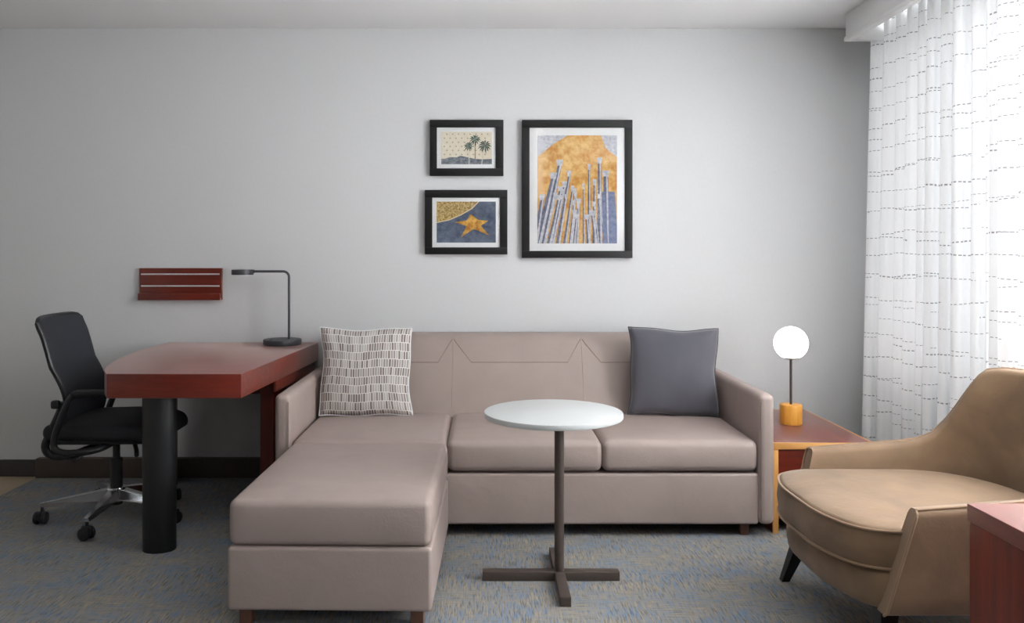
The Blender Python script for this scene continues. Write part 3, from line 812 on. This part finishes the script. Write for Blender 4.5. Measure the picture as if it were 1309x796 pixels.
# ---------------------------------------------------------------- office chair (faces +X)
oc_ = thing('office_chair', 'black mesh back office chair on chrome castor base behind the desk', 'office chair', (-1.69, -.70, 0), 2)
for k in range(5):
    a = R(200 + 72 * k - 2); c, s_ = math.cos(a), math.sin(a)
    def P3(r, t, z): return (c * r - s_ * t, s_ * r + c * t, z)
    obj('base_leg', merge(hexa([P3(.02, -.026, .085), P3(.02, .026, .085), P3(.315, .013, .077), P3(.315, -.013, .077)],
                               [P3(.02, -.020, .135), P3(.02, .020, .135), P3(.315, .009, .093), P3(.315, -.009, .093)])), 'chrome', oc_)
    ca = obj('caster', merge(tube([P3(.305, 0, .05), P3(.305, 0, .085)], .007, 10),
             xf(soft(-.024, .024, -.007, .007, .018, .058, .006), T(c * .31, s_ * .31, 0, 0, 0, math.degrees(a) + 70))), 'black_plastic', oc_)
    for e in (-1, 1):
        wl = xf(disc(.0275, -.009, .009, .005, 24), T(c * .31, s_ * .31, .0277, 0, 0, math.degrees(a) + 70) @ T(0, e * .017, 0, 90, 0, 0))
        obj('wheel', wl, 'rubber', ca)
obj('hub', disc(.042, .075, .14, .006, 28), 'chrome', oc_)
obj('gas_lift', lathe([(.027, .06), (.027, .27), (.016, .272), (.016, .36)], 24), 'black_metal', oc_)
obj('mechanism', hexa([(-.09, -.06, .345), (.10, -.06, .345), (.10, .06, .345), (-.09, .06, .345)], [(-.13, -.10, .395), (.14, -.10, .395), (.14, .10, .395), (-.13, .10, .395)]), 'black_plastic', oc_)
obj('lever', tube(smooth_path([(-.02, -.06, .36), (-.05, -.12, .35), (-.09, -.17, .315), (-.115, -.18, .30)], 4), [.006] * 10 + [.009] * 3, 8), 'black_plastic', oc_)
obj('lever', tube([(.10, -.05, .355), (.14, -.13, .335), (.16, -.18, .325)], .010, 8), 'black_plastic', oc_)
def seatfn(u, v, w_, p):
    q = max(0, 1 - u ** 4) * max(0, 1 - v ** 4)
    p = p + Vector((0, 0, .012 * q * (w_ > 0)))
    p.z -= .035 * max(0, u - .45) ** 2 / .3
    p.y *= 1 - .10 * max(0, -u)
    return p
se = obj('seat', soft(-.235, .255, -.245, .245, .395, .462, .03, 4, (12, 12, 2), seatfn), 'chair_fabric', oc_)
obj('seat_pan', soft(-.20, .22, -.215, .215, .378, .402, .01, 2, (2, 2, 1)), 'black_plastic', oc_)
# backrest: curved leaning panel
def back_sheet(nu=16, nv=22):
    V, F = [], []
    for side in (0, 1):
        for j in range(nv + 1):
            t = j / nv; z = .46 + .465 * t
            hw = .196 + .012 * sstep(.0, .5, t)
            xb = -.175 + .028 * math.sin(math.pi * min(1, t / .55)) - .105 * t ** 1.4
            for i in range(nu + 1):
                u = -1 + 2 * i / nu
                zz = z - .022 * abs(u) ** 10 * sstep(.8, 1, t)
                V.append((xb + .035 * (u * u) - .02 * side, u * hw, zz))
    nn = (nu + 1) * (nv + 1)
    for j in range(nv):
        for i in range(nu):
            a_ = j * (nu + 1) + i
            F.append((a_, a_ + 1, a_ + nu + 2, a_ + nu + 1)); F.append((nn + a_, nn + a_ + nu + 1, nn + a_ + nu + 2, nn + a_ + 1))
    bd = [i for i in range(nu + 1)] + [j * (nu + 1) + nu for j in range(1, nv + 1)] + [nv * (nu + 1) + i for i in range(nu - 1, -1, -1)] + [j * (nu + 1) for j in range(nv - 1, 0, -1)]
    for k in range(len(bd)):
        a_, b_ = bd[k], bd[(k + 1) % len(bd)]; F.append((a_, nn + a_, nn + b_, b_))
    return V, F, [V[i] for i in bd]
bv, bf, rim = back_sheet()
bo = obj('backrest', (bv, bf), 'chair_mesh', oc_, angle=60)
obj('rim', tube([(x - .010, y, z) for x, y, z in rim], .011, 8, True), 'black_plastic', bo)
obj('lumbar_knob', soft(-.195, -.16, -.222, -.19, .535, .572, .01), 'black_plastic', bo)
for s in (-1, 1):
    pth = smooth_path([(-.150, s * .19, .56), (-.172, s * .195, .50), (-.205, s * .20, .425), (-.225, s * .20, .37), (-.205, s * .19, .330), (-.14, s * .17, .322), (-.06, s * .12, .345), (.0, s * .07, .365)], 5)
    obj('back_support', tube(pth, .017, 10, sx=1.0, sy=1), 'black_plastic', oc_)
    pa = smooth_path([(.04, s * .10, .372), (.02, s * .22, .365), (-.04, s * .262, .358), (-.12, s * .268, .358), (-.155, s * .268, .385), (-.145, s * .268, .45), (-.115, s * .268, .53), (-.085, s * .268, .590), (-.05, s * .268, .604), (.02, s * .268, .606)], 5)
    ar = obj('armrest', tube(pa, .015, 10), 'black_plastic', oc_)
    obj('arm_pad', soft(-.075, .17, s * .268 - .035, s * .268 + .035, .602, .625, .010, 3), 'chair_fabric', ar)
